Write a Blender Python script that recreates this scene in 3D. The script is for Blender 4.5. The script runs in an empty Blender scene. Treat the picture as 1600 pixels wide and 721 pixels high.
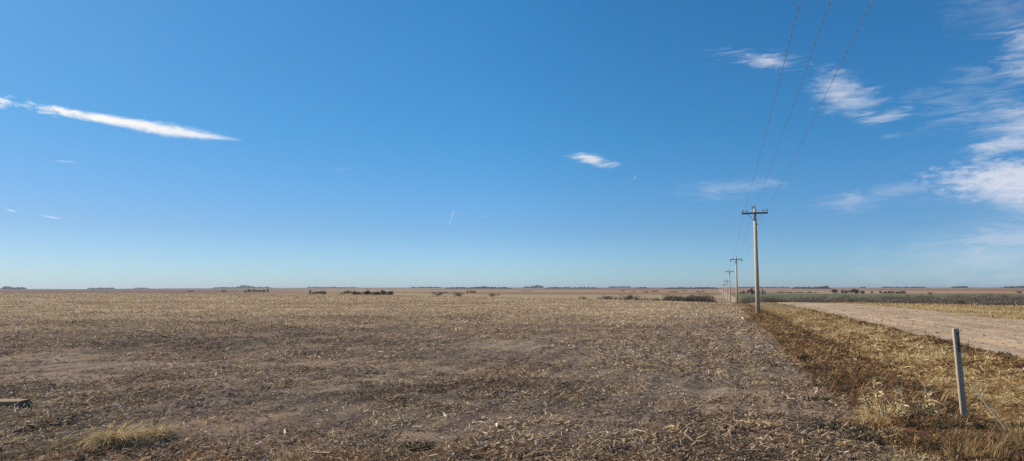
import bpy, bmesh, math, random
import numpy as np
from mathutils import Vector, Matrix

# ------------------------------------------------------------------ camera, sky, sun, exposure
R = math.radians
F, EYE = 1081.0, 1.85
TH = math.atan(88.5 / F)
cam_d = bpy.data.cameras.new('camera'); cam = bpy.data.objects.new('camera', cam_d)
bpy.context.scene.collection.objects.link(cam)
cam_d.sensor_width = 36; cam_d.lens = 36 * F / 1600
cam_d.clip_start = 0.1; cam_d.clip_end = 60000
cam.location = (0, 0, EYE); cam.rotation_euler = (math.pi / 2 + TH, 0, 0)
sc = bpy.context.scene
sc.camera = cam
sc.view_settings.view_transform = 'Standard'
sc.view_settings.look = 'None'
sc.view_settings.gamma = 1
sc.view_settings.exposure = 0.4
SUN_AZ, SUN_EL = -78.0, 29.0        # compass from the view axis (left negative), elevation
world = bpy.data.worlds.new("World"); sc.world = world; world.use_nodes = True
nt = world.node_tree
for n_ in list(nt.nodes): nt.nodes.remove(n_)
N = nt.nodes.new; K = nt.links.new
sky = N('ShaderNodeTexSky'); sky.sky_type = 'NISHITA'; sky.sun_disc = False
sky.sun_elevation = R(SUN_EL); sky.sun_rotation = R(SUN_AZ)
sky.altitude = 600; sky.air_density = 1.0; sky.dust_density = 0.5; sky.ozone_density = 6.0
SKY_STR = 0.110

def ray(px, py):
    v = np.array([(px - 800) / F, 1.0, (360.5 - py) / F])
    x, y, z = v
    return np.array([x, y * math.cos(TH) - z * math.sin(TH), y * math.sin(TH) + z * math.cos(TH)])
def azel(px, py):
    v = ray(px, py)
    return math.degrees(math.atan2(v[0], v[1])), math.degrees(math.atan2(v[2], math.hypot(v[0], v[1])))

def wmath(op, a, b=None, c=None, tree=nt):
    m = tree.nodes.new('ShaderNodeMath'); m.operation = op
    for i, v in enumerate((a, b, c)):
        if v is None: continue
        if isinstance(v, (int, float)): m.inputs[i].default_value = v
        else: tree.links.new(v, m.inputs[i])
    return m.outputs[0]
tc = N('ShaderNodeTexCoord'); sx = N('ShaderNodeSeparateXYZ'); K(tc.outputs['Generated'], sx.inputs[0])
az = wmath('MULTIPLY', wmath('ARCTAN2', sx.outputs[0], sx.outputs[1]), 180 / math.pi)
el = wmath('MULTIPLY', wmath('ARCSINE', sx.outputs[2]), 180 / math.pi)
P = N('ShaderNodeCombineXYZ'); K(az, P.inputs[0]); K(el, P.inputs[1])
def wnoise(scale, stretch=(1, 1, 1), rot=0, detail=5, rough=0.6, seed=0, dist=0.0):
    mp = N('ShaderNodeMapping'); mp.inputs['Scale'].default_value = stretch
    mp.inputs['Rotation'].default_value = (0, 0, R(rot)); mp.inputs['Location'].default_value = (seed * 7.3, seed * 3.1, 0)
    K(P.outputs[0], mp.inputs[0])
    no = N('ShaderNodeTexNoise'); no.inputs['Scale'].default_value = scale
    no.inputs['Detail'].default_value = detail; no.inputs['Roughness'].default_value = rough
    no.inputs['Distortion'].default_value = dist
    K(mp.outputs[0], no.inputs['Vector'])
    return no.outputs['Fac']
nA = wnoise(1.1, (1, 2.2, 1), 12, 6, 0.62, 1, .3)          # puffy edge
nS = wnoise(0.9, (0.45, 2.6, 1), -14, 6, 0.62, 2, .5)      # streaks falling to the right
nW = wnoise(0.55, (0.5, 2.0, 1), 14, 7, 0.66, 3, .8)       # wide wisps rising to the right
nF = wnoise(6.0, (0.6, 2.4, 1), 8, 4, 0.6, 4)              # fine fibre
total = None
def cloud(p0, p1, half, op, noise=None, amp=0.8, soft=0.55, bias=0.0):
    """one cloud: an ellipse in azimuth / elevation between two sighted ends, broken up by noise"""
    global total
    a0, e0 = azel(*p0); a1, e1 = azel(*p1)
    ca, ce = (a0 + a1) / 2, (e0 + e1) / 2
    ln = math.hypot(a1 - a0, e1 - e0) / 2
    mx, my = (p0[0] + p1[0]) / 2, (p0[1] + p1[1]) / 2
    hb = abs(azel(mx, my - half)[1] - azel(mx, my + half)[1]) / 2
    mp = N('ShaderNodeMapping'); mp.vector_type = 'TEXTURE'
    mp.inputs['Location'].default_value = (ca, ce, 0)
    mp.inputs['Rotation'].default_value = (0, 0, math.atan2(e1 - e0, a1 - a0))
    mp.inputs['Scale'].default_value = (ln, hb, 1)
    K(P.outputs[0], mp.inputs[0])
    le = N('ShaderNodeVectorMath'); le.operation = 'LENGTH'; K(mp.outputs[0], le.inputs[0])
    q = wmath('SUBTRACT', 1.0 + bias, le.outputs['Value'])
    if noise is not None:
        q = wmath('ADD', q, wmath('MULTIPLY', wmath('SUBTRACT', noise, 0.5), amp * 2))
    # nothing of it beyond its own neighbourhood
    mr = N('ShaderNodeMapRange'); mr.interpolation_type = 'SMOOTHSTEP'
    mr.inputs['From Min'].default_value = 0; mr.inputs['From Max'].default_value = soft
    mr.inputs['To Min'].default_value = 0; mr.inputs['To Max'].default_value = op
    K(q, mr.inputs['Value'])
    total = mr.outputs[0] if total is None else wmath('SUBTRACT', wmath('ADD', total, mr.outputs[0]), wmath('MULTIPLY', total, mr.outputs[0]))
# long bright streak on the left
cloud((55, 168), (300, 207), 9, .97, nA, .45, .9, .12)
cloud((165, 188), (355, 216), 13, .75, nA, .5, 1.1, .05)
cloud((190, 199), (345, 214), 7, .6, nA, .4, .8)
cloud((24, 161), (150, 181), 12, .8, nA, 1.3, 1.2, -.1)
cloud((260, 205), (380, 219), 6, .7, nS, .9, 1.1)
cloud((-60, 151), (32, 165), 12, .9, nA, 1.3, 1.1, .1)
# small one in the middle
cloud((880, 240), (974, 260), 12, .72, nS, 1.3, 1.3, .0)
cloud((890, 240), (945, 254), 9, .5, nA, 1.0, 1.1)
# two right of the wires' top
cloud((1122, 86), (1262, 102), 19, .55, nS, 1.6, 1.6, .0)
cloud((1150, 92), (1245, 100), 13, .4, nA, 1.2, 1.3)
cloud((1255, 122), (1395, 178), 40, .62, nS, 1.5, 1.6, .05)
cloud((1268, 122), (1360, 165), 32, .55, nA, .9, 1.4, .05)
cloud((1330, 195), (1432, 170), 13, .5, nS, 1.2, 1.3, .05)
cloud((1360, 218), (1425, 208), 6, .25, nW, 1.0, 1.4)
# right hand cirrus
cloud((1545, 100), (1700, 35), 55, .70, nW, 1.7, 1.6, .05)
cloud((1515, 213), (1720, 170), 42, .85, nW, 1.2, 1.4, .1)
cloud((1400, 165), (1650, 100), 44, .30, nW, 2.0, 1.7, -.1)
cloud((1420, 200), (1640, 150), 40, .32, nS, 1.8, 1.7, -.05)
cloud((1480, 248), (1700, 200), 20, .5, nW, 1.5, 1.5, .05)
cloud((1435, 284), (1780, 274), 40, .95, nA, .8, 1.0, .1)
cloud((1480, 300), (1740, 325), 26, .62, nW, 1.0, 1.3, .05)
cloud((1300, 308), (1500, 284), 16, .32, nW, 1.3, 1.5, .1)
cloud((1235, 322), (1430, 310), 17, .32, nW, 1.5, 1.5, .1)
cloud((1035, 300), (1245, 287), 16, .36, nW, 1.4, 1.5, .1)
cloud((1480, 375), (1740, 360), 26, .42, nW, 1.2, 1.6, .1)
cloud((1280, 425), (1780, 390), 60, .46, nW, .9, 1.9, .1)
cloud((1440, 330), (1760, 440), 130, .26, nW, .8, 1.9, .12)
cloud((1450, -20), (1700, 60), 60, .22, nW, 1.4, 1.9, .1)
# short vapour trails
cloud((701, 354), (705, 341), 1.6, .35, None, 0, 1.3)
cloud((703.5, 346), (711, 325), 1.3, .6, None, 0, 1.2)
cloud((5, 327), (31, 332), 1.6, .6, nF, .4, 1.2)
cloud((58, 336), (101, 343), 1.7, .65, nF, .6, 1.2)
cloud((75, 251), (130, 254), 2.2, .3, nF, .5, 1.3)
cloud((988, 281), (996, 275), 2.0, .45, None, 0, 1.4)
cloud((750, 337), (764, 340), 1.8, .2, None, 0, 1.4)
cloud((510, 268), (560, 262), 3, .1, nF, .5, 1.4)
fib = wmath('MULTIPLY', total, wmath('ADD', wmath('MULTIPLY', nF, .45), .78))
fib = wmath('MINIMUM', fib, 0.97)
cm = N('ShaderNodeMix'); cm.data_type = 'RGBA'
K(fib, cm.inputs['Factor'])
sat = N('ShaderNodeHueSaturation'); sat.inputs['Saturation'].default_value = 1.12
sat.inputs['Saturation'].default_value = 1.0
K(sky.outputs[0], sat.inputs['Color'])
tr_ = N('ShaderNodeValToRGB'); er = tr_.color_ramp.elements
while len(er) < 5: er.new(.5)
for e_, (p_, c_) in zip(er, [(0.0, (.76, .96, 1.22)), (.035, (.74, .94, 1.18)), (.18, (.60, .78, .95)), (.48, (.41, .86, .98)), (.92, (.38, .94, 1.07))]):
    e_.position = p_; e_.color = (c_[0] / 1.25, c_[1] / 1.25, c_[2] / 1.25, 1)
K(wmath('DIVIDE', el, 25.0), tr_.inputs[0])
tm = N('ShaderNodeVectorMath'); tm.operation = 'MULTIPLY'; K(sat.outputs[0], tm.inputs[0]); K(tr_.outputs[0], tm.inputs[1])
ts = N('ShaderNodeVectorMath'); ts.operation = 'SCALE'; K(tm.outputs[0], ts.inputs[0]); ts.inputs['Scale'].default_value = 1.25
ar_ = N('ShaderNodeMapRange'); K(az, ar_.inputs['Value']); ar_.inputs['From Min'].default_value = -40; ar_.inputs['From Max'].default_value = 40
rr_ = N('ShaderNodeValToRGB'); K(ar_.outputs[0], rr_.inputs[0]); ee = rr_.color_ramp.elements; ee.new(.5)
for e_, (p_, c_) in zip(ee, [(0, (1, 1, 1)), (.45, (1, 1, 1)), (1, (.66, .72, .76))]): e_.position = p_; e_.color = (*c_, 1)
tz = N('ShaderNodeVectorMath'); tz.operation = 'MULTIPLY'; K(ts.outputs[0], tz.inputs[0]); K(rr_.outputs[0], tz.inputs[1])
lf = N('ShaderNodeMix'); lf.data_type = 'RGBA'; K(wmath('DIVIDE', el, 22.0), lf.inputs['Factor'])
lf.inputs['A'].default_value = (.72, .72, .72, 1); lf.inputs['B'].default_value = (1.38, .92, .84, 1)
lw = N('ShaderNodeMix'); lw.data_type = 'RGBA'; lm = N('ShaderNodeMapRange'); K(az, lm.inputs['Value'])
lm.inputs['From Min'].default_value = 0; lm.inputs['From Max'].default_value = -36
K(lm.outputs[0], lw.inputs['Factor']); lw.inputs['A'].default_value = (1, 1, 1, 1); K(lf.outputs['Result'], lw.inputs['B'])
t3 = N('ShaderNodeVectorMath'); t3.operation = 'MULTIPLY'; K(tz.outputs[0], t3.inputs[0]); K(lw.outputs['Result'], t3.inputs[1])
K(t3.outputs[0], cm.inputs['A'])
# clouds nearer the sun's side are whiter
cr = N('ShaderNodeMapRange'); cr.inputs['From Min'].default_value = -35; cr.inputs['From Max'].default_value = 25
cr.inputs['To Min'].default_value = 0; cr.inputs['To Max'].default_value = 1; K(az, cr.inputs['Value'])
cc = N('ShaderNodeMix'); cc.data_type = 'RGBA'; K(cr.outputs[0], cc.inputs['Factor'])
cc.inputs['A'].default_value = (7.0, 6.9, 6.7, 1); cc.inputs['B'].default_value = (4.6, 4.9, 5.6, 1)
K(cc.outputs['Result'], cm.inputs['B'])
bg = N('ShaderNodeBackground'); bg.inputs['Strength'].default_value = SKY_STR
K(cm.outputs['Result'], bg.inputs['Color'])
wo = N('ShaderNodeOutputWorld'); K(bg.outputs[0], wo.inputs['Surface'])

sun_d = bpy.data.lights.new('sun', 'SUN'); sun_d.energy = 4.8; sun_d.angle = R(0.55); sun_d.color = (1.0, .865, .675)
sun = bpy.data.objects.new('sun', sun_d); sc.collection.objects.link(sun)
sa, se = R(SUN_AZ), R(SUN_EL)
to_sun = Vector((math.sin(sa) * math.cos(se), math.cos(sa) * math.cos(se), math.sin(se)))
sun.rotation_euler = to_sun.to_track_quat('Z', 'Y').to_euler()
sc.cycles.max_bounces = 6; sc.cycles.volume_bounces = 0
sc.cycles.transparent_max_bounces = 8
sc.cycles.use_denoising = False

# ------------------------------------------------------------------ numbers of the place
A = math.atan(318 / F)                      # the road's bearing, right of the view axis
DX, DY = math.sin(A), math.cos(A)
def LD(x, y): return x * DY - y * DX, x * DX + y * DY      # (distance to the right of the line through the eye, distance along the road)
def XY(L, D): return D * DX + L * DY, D * DY - L * DX

def _h(ix, iy, s):
    n = (ix.astype(np.int64) * 374761393 + iy.astype(np.int64) * 668265263 + s * 982451653) & 0x7fffffff
    n = ((n ^ (n >> 13)) * 1274126177) & 0x7fffffff
    n = (n ^ (n >> 16)) & 0xffffff
    return n / float(0xffffff)
def noise(x, y, s=0):
    x = np.asarray(x, float); y = np.asarray(y, float)
    ix = np.floor(x); iy = np.floor(y); fx = x - ix; fy = y - iy
    fx = fx * fx * (3 - 2 * fx); fy = fy * fy * (3 - 2 * fy)
    a = _h(ix, iy, s); b = _h(ix + 1, iy, s); c = _h(ix, iy + 1, s); d = _h(ix + 1, iy + 1, s)
    return (a + (b - a) * fx) * (1 - fy) + (c + (d - c) * fx) * fy
def fbm(x, y, s=0, o=4, g=.55):
    t = 0; w = 0; k = 1.0
    for i in range(o):
        t = t + k * noise(x * 2 ** i + 17.3 * i, y * 2 ** i - 9.1 * i, s + i); w += k; k *= g
    return t / w
def ss(a, b, x):
    t = np.clip((x - a) / (b - a), 0, 1); return t * t * (3 - 2 * t)

def EDG(x, y):
    L_, D_ = LD(x, y); return .6 * (noise(x / .8, y / .8, 66) - .5) + .9 * (fbm(D_ / 4.5, L_ / 6, 111, 3) - .5) + .35 * (noise(x / .3, y / .3, 112) - .5)
UC = [-400, 0, 200, 400, 600, 800, 1000, 1120, 1210, 1330, 1600, 1900]
CC = [7.2, 7.6, 8.0, 9.6, 12.4, 16.2, 20.6, 23.6, 22.6, 22.3, 24.2, 25]
UH = [-300, 0, 120, 260, 330, 420, 500, 640, 1600, 2000]
HH = [2.6, 2.3, 2.6, 2.0, 1.6, 1.0, .8, .6, .6, .8]
def u_of(x, y):
    a = np.arctan2(x, y); a = np.clip(a, -R(58), R(58)); return 800 + 1084.6 * np.tan(a)
def base_z(x, y):
    x = np.asarray(x, float); y = np.asarray(y, float)
    r = np.hypot(x, y) + 1e-6; u = u_of(x, y)
    c = np.interp(u, UC, CC)
    c = c + .35 * (noise(u / 90, u * 0, 91) - .5)
    rc = 2667 / c; R1 = rc / 2; k = 1.85 / (rc * rc - R1 * R1)
    zf = -k * np.maximum(0, r - R1) ** 2
    h = np.interp(u, UH, HH) + .5 * (noise(u / 110, u * 0, 5) - .5) + .3 * (noise(u / 35, u * 0, 6) - .5)
    fl = -7.2 + 2.2 * (fbm(x / 700, y / 700, 11, 3) - .5) * ss(300, 900, r)
    t = ss(2500, 9000, r)
    fl = fl * (1 - t) + (1.85 - h * 9000 / F) * t
    fl = fl - np.maximum(0, r - 9300) * .006
    s = .6
    m = np.maximum(zf, fl)
    return m + s * np.log1p(np.exp(-np.abs(zf - fl) / s)) * ss(20, 120, r)
def ditch(L, D, x, y):
    w = noise(D / 5, D * 0, 31) * .5 - .25
    l = L + w * .6
    z = -.20 * np.exp(-((l - 4.3) / 1.1) ** 2)
    z = z + .10 * np.exp(-((l - 6.75) / .38) ** 2) * (.5 + noise(D / .9, L / .9, 32))
    z = z + .07 * np.exp(-((l - 2.9) / .6) ** 2)
    z = z + .19 * (fbm(x / .42, y / .42, 36, 3) - .5) * ss(2.6, 3.6, L) * (1 - ss(6.7, 7.0, L))
    z = z + .10 * np.exp(-((L - 3.6) / .9) ** 2 - ((D - 9.2) / 1.1) ** 2)
    z = z - .20 * ss(7.05, 7.5, L) * (1 - ss(15.4, 16.0, L))
    return z
def relief(x, y, L, D, r):
    """clods, old rows and mounds, only as fine as the sheet can carry them"""
    f1 = 1 - ss(20, 34, r); f2 = 1 - ss(45, 80, r); f3 = 1 - ss(90, 160, r)
    rough = .35 + 1.1 * ss(.42, .62, fbm(x / 3.1, y / 3.1, 41, 3))
    z = .11 * (fbm(x / 1.9, y / 1.9, 51, 3) - .5) * f3
    z = z + .080 * (fbm(x / .42, y / .42, 52, 3) - .45) * f2 * rough * (1 - .6 * (bare_w(x, y) if np.ndim(x) else 0))
    z = z + .034 * (fbm(x / .11, y / .11, 53, 2) - .5) * f1 * rough
    z = z + .012 * np.sin(L / .76 * 2 * np.pi) * f2 * (1 - ss(1.4, 1.9, L))
    return z * (1 - .75 * ss(6.9, 7.2, L) * (1 - ss(15.9, 16.3, L)))
def ground_z(x, y):
    x = np.asarray(x, float); y = np.asarray(y, float)
    L, D = LD(x, y); r = np.hypot(x, y)
    return base_z(x, y) + ditch(L, D, x, y) * (1 - ss(250, 400, r)) + relief(x, y, L, D, r)
def gz(x, y): return float(ground_z(np.array([x]), np.array([y]))[0])
def at(px, py, far=400.0):
    """the point of the ground seen at a pixel of the photograph"""
    v = ray(px, py); v = v / math.hypot(v[0], v[1])
    t = np.concatenate([np.linspace(3, 60, 6000), np.linspace(60, far, 4000)])
    x = v[0] * t; y = v[1] * t; z = EYE + v[2] * t
    g = base_z(x, y) + ditch(*LD(x, y), x, y)
    i = int(np.argmax(z <= g)); return float(x[i]), float(y[i])
def polar(u, r):
    a = math.atan((u - 800) / 1084.6); return r * math.sin(a), r * math.cos(a)

BP = [(at(px_, py_), rx_, ry_) for px_, py_, rx_, ry_ in [(215, 572, 4.2, 1.3), (90, 590, 2.2, .8), (600, 592, 3.0, 1.0), (560, 567, 2.2, 1.6), (455, 606, 1.7, .7), (700, 578, 2.2, .9), (795, 541, 2.2, 2.6),
      (655, 678, .7, .35), (700, 628, .8, .35), (1190, 640, 1.0, .45), (1140, 612, 1.2, .6), (40, 560, 2.5, 1.5), (300, 600, 2.4, .7), (905, 655, .8, .4)]]
def bare_w(x, y):
    wx_ = x + 1.6 * (fbm(x / 1.1, y / .8, 161, 3) - .5); wy_ = y + 1.3 * (fbm(x / 1.4, y / .7, 162, 3) - .5)
    t = np.zeros(np.shape(x))
    for (cx, cy), a, b in BP: t = np.maximum(t, 1 - np.hypot((wx_ - cx) / a, (wy_ - cy) / b))
    return ss(-.1, .6, t + .9 * (fbm(x / .5, y / .3, 163, 3) - .5))
# ------------------------------------------------------------------ helpers
COL = sc.collection
def tag(o, label=None, cat=None, group=None, kind=None):
    if label: o['label'] = label
    if cat: o['category'] = cat
    if group: o['group'] = group
    if kind: o['kind'] = kind
    return o
def empty(name, loc, rz=0):
    o = bpy.data.objects.new(name, None); COL.objects.link(o); o.location = loc; o.rotation_euler = (0, 0, rz)
    o.empty_display_size = .3
    return o
def np_mesh(name, V, Q, mat, parent=None, smooth=False, attrs=None, cols=None):
    """V (n,3), Q (m,4) quads -> one mesh object"""
    me = bpy.data.meshes.new(name)
    V = np.ascontiguousarray(V, np.float32); Q = np.ascontiguousarray(Q, np.int32)
    me.vertices.add(len(V)); me.vertices.foreach_set('co', V.ravel())
    me.loops.add(Q.size); me.loops.foreach_set('vertex_index', Q.ravel())
    me.polygons.add(len(Q)); me.polygons.foreach_set('loop_start', np.arange(len(Q), dtype=np.int32) * 4)
    me.polygons.foreach_set('loop_total', np.full(len(Q), 4, np.int32))
    if smooth: me.polygons.foreach_set('use_smooth', np.ones(len(Q), bool))
    me.update(calc_edges=True)
    for k, v in (attrs or {}).items():
        a = me.attributes.new(k, 'FLOAT', 'POINT'); a.data.foreach_set('value', np.ascontiguousarray(v, np.float32))
    for k, v in (cols or {}).items():
        a = me.attributes.new(k, 'FLOAT_COLOR', 'POINT')
        v4 = np.ones((len(V), 4), np.float32); v4[:, :3] = v; a.data.foreach_set('color', v4.ravel())
    me.materials.append(mat)
    o = bpy.data.objects.new(name, me); COL.objects.link(o); o.parent = parent
    return o
class MB:
    def __init__(s): s.bm = bmesh.new()
    def box(s, c, size, rot=None, bevel=0.0):
        g = bmesh.ops.create_cube(s.bm, size=1.0)['verts']
        for v in g: v.co = Vector((v.co.x * size[0], v.co.y * size[1], v.co.z * size[2]))
        if bevel:
            es = list({e for v in g for e in v.link_edges})
            g = bmesh.ops.bevel(s.bm, geom=g + es, offset=bevel, segments=1, affect='EDGES')['verts']
        for v in g:
            if rot: v.co = rot @ v.co
            v.co = v.co + Vector(c)
        return s
    def tube(s, pts, rad, n=8):
        rings = []
        pts = [Vector(p) for p in pts]
        if not isinstance(rad, (list, tuple)): rad = [rad] * len(pts)
        for i, p in enumerate(pts):
            d = (pts[min(i + 1, len(pts) - 1)] - pts[max(i - 1, 0)]).normalized()
            q = d.to_track_quat('Z', 'Y')
            rings.append([s.bm.verts.new(p + q @ Vector((math.cos(2 * math.pi * k / n) * rad[i], math.sin(2 * math.pi * k / n) * rad[i], 0))) for k in range(n)])
        for a, b in zip(rings, rings[1:]):
            for k in range(n): s.bm.faces.new((a[k], a[(k + 1) % n], b[(k + 1) % n], b[k]))
        s.bm.faces.new(rings[0][::-1]); s.bm.faces.new(rings[-1])
        return s
    def poly(s, pts):
        s.bm.faces.new([s.bm.verts.new(Vector(p)) for p in pts]); return s
    def build(s, name, mat, parent=None, smooth=False):
        me = bpy.data.meshes.new(name); s.bm.normal_update(); s.bm.to_mesh(me); s.bm.free()
        if smooth:
            for p in me.polygons: p.use_smooth = True
        me.materials.append(mat)
        o = bpy.data.objects.new(name, me); COL.objects.link(o); o.parent = parent
        return o
def copy_thing(o, parent=None):
    c = o.copy(); COL.objects.link(c)
    if parent: c.parent = parent
    for ch in list(o.children): copy_thing(ch, c)
    return c

# ------------------------------------------------------------------ materials
def mat_base(name):
    m = bpy.data.materials.new(name); m.use_nodes = True
    t = m.node_tree; b = t.nodes['Principled BSDF']
    b.inputs['Roughness'].default_value = .9; b.inputs['Specular IOR Level'].default_value = .2
    return m, t, b
def lin(c): return tuple(((v / 255) / 12.92 if v <= 10 else ((v / 255 + .055) / 1.055) ** 2.4) for v in c)
def tnoise(t, scale, detail=4, rough=.6, stretch=None, src='Object'):
    n = t.nodes.new('ShaderNodeTexNoise'); n.inputs['Scale'].default_value = scale
    n.inputs['Detail'].default_value = detail; n.inputs['Roughness'].default_value = rough
    tcn = t.nodes.new('ShaderNodeTexCoord'); o = tcn.outputs[src]
    if stretch:
        mp = t.nodes.new('ShaderNodeMapping'); mp.inputs['Scale'].default_value = stretch; t.links.new(o, mp.inputs[0]); o = mp.outputs[0]
    t.links.new(o, n.inputs['Vector']); return n.outputs['Fac']
def ramp(t, fac, stops):
    r = t.nodes.new('ShaderNodeValToRGB'); e = r.color_ramp.elements
    while len(e) < len(stops): e.new(.5)
    for el_, (p, c) in zip(e, stops): el_.position = p; el_.color = (*c, 1)
    t.links.new(fac, r.inputs[0]); return r.outputs[0]
def tone_mat(name, stops, trans=0.0):
    m, t, b = mat_base(name)
    at_ = t.nodes.new('ShaderNodeAttribute'); at_.attribute_name = 'tone'
    c = ramp(t, at_.outputs['Fac'], stops); t.links.new(c, b.inputs['Base Color'])
    if trans:
        tr = t.nodes.new('ShaderNodeBsdfTranslucent'); t.links.new(c, tr.inputs['Color'])
        mx = t.nodes.new('ShaderNodeMixShader'); mx.inputs[0].default_value = trans
        t.links.new(b.outputs[0], mx.inputs[1]); t.links.new(tr.outputs[0], mx.inputs[2])
        t.links.new(mx.outputs[0], t.nodes['Material Output'].inputs['Surface'])
    return m
def noise_mat(name, stops, scale=4, stretch=None, rough=.85, bump=0, detail=5, src='Object'):
    m, t, b = mat_base(name); f = tnoise(t, scale, detail, .65, stretch, src)
    t.links.new(ramp(t, f, stops), b.inputs['Base Color']); b.inputs['Roughness'].default_value = rough
    if bump:
        bp = t.nodes.new('ShaderNodeBump'); bp.inputs['Strength'].default_value = bump; bp.inputs['Distance'].default_value = .01
        t.links.new(f, bp.inputs['Height']); t.links.new(bp.outputs[0], b.inputs['Normal'])
    return m

m_ground, t_, b_ = mat_base('soil')
ga = t_.nodes.new('ShaderNodeAttribute'); ga.attribute_name = 'soil'
f1 = tnoise(t_, 14, 5, .7); f2 = tnoise(t_, 1.3, 4, .6)
mul = wmath('ADD', wmath('MULTIPLY', f1, 1.5), wmath('MULTIPLY', f2, .5), tree=t_)
vm = t_.nodes.new('ShaderNodeVectorMath'); vm.operation = 'SCALE'
t_.links.new(ga.outputs['Color'], vm.inputs[0]); t_.links.new(mul, vm.inputs['Scale']); t_.links.new(vm.outputs[0], b_.inputs['Base Color'])
b_.inputs['Roughness'].default_value = 1; b_.inputs['Specular IOR Level'].default_value = .05
bp = t_.nodes.new('ShaderNodeBump'); bp.inputs['Strength'].default_value = .9; bp.inputs['Distance'].default_value = .02
t_.links.new(f1, bp.inputs['Height']); t_.links.new(bp.outputs[0], b_.inputs['Normal'])

m_road, t_, b_ = mat_base('gravel_dirt')
ra = t_.nodes.new('ShaderNodeAttribute'); ra.attribute_name = 'soil'
f1 = tnoise(t_, 30, 4, .75); f2 = tnoise(t_, 160, 2, .7)
mul = wmath('ADD', wmath('MULTIPLY', f1, .5), wmath('ADD', wmath('MULTIPLY', f2, .4), .55), tree=t_)
vm = t_.nodes.new('ShaderNodeVectorMath'); vm.operation = 'SCALE'
t_.links.new(ra.outputs['Color'], vm.inputs[0]); t_.links.new(mul, vm.inputs['Scale']); t_.links.new(vm.outputs[0], b_.inputs['Base Color'])
b_.inputs['Roughness'].default_value = .95; b_.inputs['Specular IOR Level'].default_value = .1
bp = t_.nodes.new('ShaderNodeBump'); bp.inputs['Strength'].default_value = .6; bp.inputs['Distance'].default_value = .015
t_.links.new(f1, bp.inputs['Height']); t_.links.new(bp.outputs[0], b_.inputs['Normal'])

m_res = tone_mat('crop_residue', [(0, (.088, .060, .045)), (.25, (.20, .143, .104)), (.5, (.385, .276, .188)), (.72, (.53, .395, .25)), (.88, (.62, .47, .23)), (1, (.74, .66, .52))], .22)
m_straw = tone_mat('golden_stubble', [(0, (.10, .07, .035)), (.3, (.28, .19, .09)), (.6, (.46, .33, .15)), (.85, (.62, .46, .22)), (1, (.78, .65, .42))], .25)
m_grass = tone_mat('verge_grass', [(0, (.045, .05, .025)), (.12, (.075, .075, .035)), (.25, (.13, .085, .05)), (.42, (.29, .145, .08)), (.55, (.30, .17, .08)), (.72, (.44, .31, .13)), (.88, (.60, .46, .22)), (1, (.74, .62, .38))], .3)
m_clod = tone_mat('road_clods', [(0, (.12, .085, .06)), (.6, (.34, .25, .17)), (1, (.52, .41, .30))])
m_weed = tone_mat('dry_weed', [(0, (.18, .11, .05)), (.5, (.52, .385, .19)), (1, (.80, .67, .43))], .35)
m_green = tone_mat('low_green_weed', [(0, (.035, .034, .02)), (.6, (.085, .078, .042)), (1, (.19, .155, .08))], .25)
m_pole = noise_mat('weathered_pole_wood', [(.3, (.30, .255, .20)), (.5, (.42, .365, .295)), (.7, (.52, .46, .38))], 1.0, (14, 14, .5), .85, .3)
m_arm = noise_mat('crossarm_wood', [(.3, (.07, .06, .055)), (.7, (.15, .135, .12))], 1.2, (2, 20, 20), .85, .2)
m_iron = noise_mat('galvanised_iron', [(.3, (.10, .10, .10)), (.7, (.2, .2, .2))], 12, None, .55)
m_glass = noise_mat('insulator_porcelain', [(.3, (.06, .045, .04)), (.7, (.10, .075, .06))], 5, None, .25)
m_wire = noise_mat('bare_conductor', [(.3, (.13, .135, .14)), (.7, (.24, .245, .25))], 20, None, .5)
m_post = noise_mat('weathered_grey_post', [(.25, (.30, .255, .19)), (.5, (.41, .355, .275)), (.75, (.49, .44, .35))], 1.6, (10, 10, .9), .8, .35)
m_decal = noise_mat('dark_worn_decal', [(.4, (.07, .07, .075)), (.55, (.19, .185, .17)), (.7, (.30, .28, .24))], 22, (1, 1, .45), .7)
m_stake = noise_mat('pale_green_plastic', [(.3, (.26, .36, .24)), (.7, (.46, .58, .42))], 5, (8, 8, .5), .55)
m_plank = noise_mat('weathered_plank', [(.3, (.20, .13, .075)), (.5, (.33, .225, .135)), (.7, (.44, .33, .22))], 1.5, (1, 14, 14), .85, .4)
m_end = noise_mat('plank_end_grain', [(.3, (.12, .09, .065)), (.7, (.24, .19, .14))], 9, (1, 1, 5), .9, .3)
m_cedar = tone_mat('cedar_foliage', [(0, (.018, .024, .018)), (.6, (.035, .042, .028)), (1, (.065, .06, .04))])
m_twig = tone_mat('bare_twigs', [(0, (.09, .074, .058)), (.6, (.165, .138, .108)), (1, (.28, .24, .19))])
m_brush = tone_mat('brown_brush', [(0, (.05, .042, .035)), (.6, (.10, .082, .062)), (1, (.17, .14, .10))])
m_pale = noise_mat('pale_bark', [(.3, (.38, .36, .32)), (.7, (.58, .56, .52))], 3)
m_bark = noise_mat('dark_bark', [(.3, (.06, .05, .042)), (.7, (.13, .11, .09))], 3)

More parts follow.
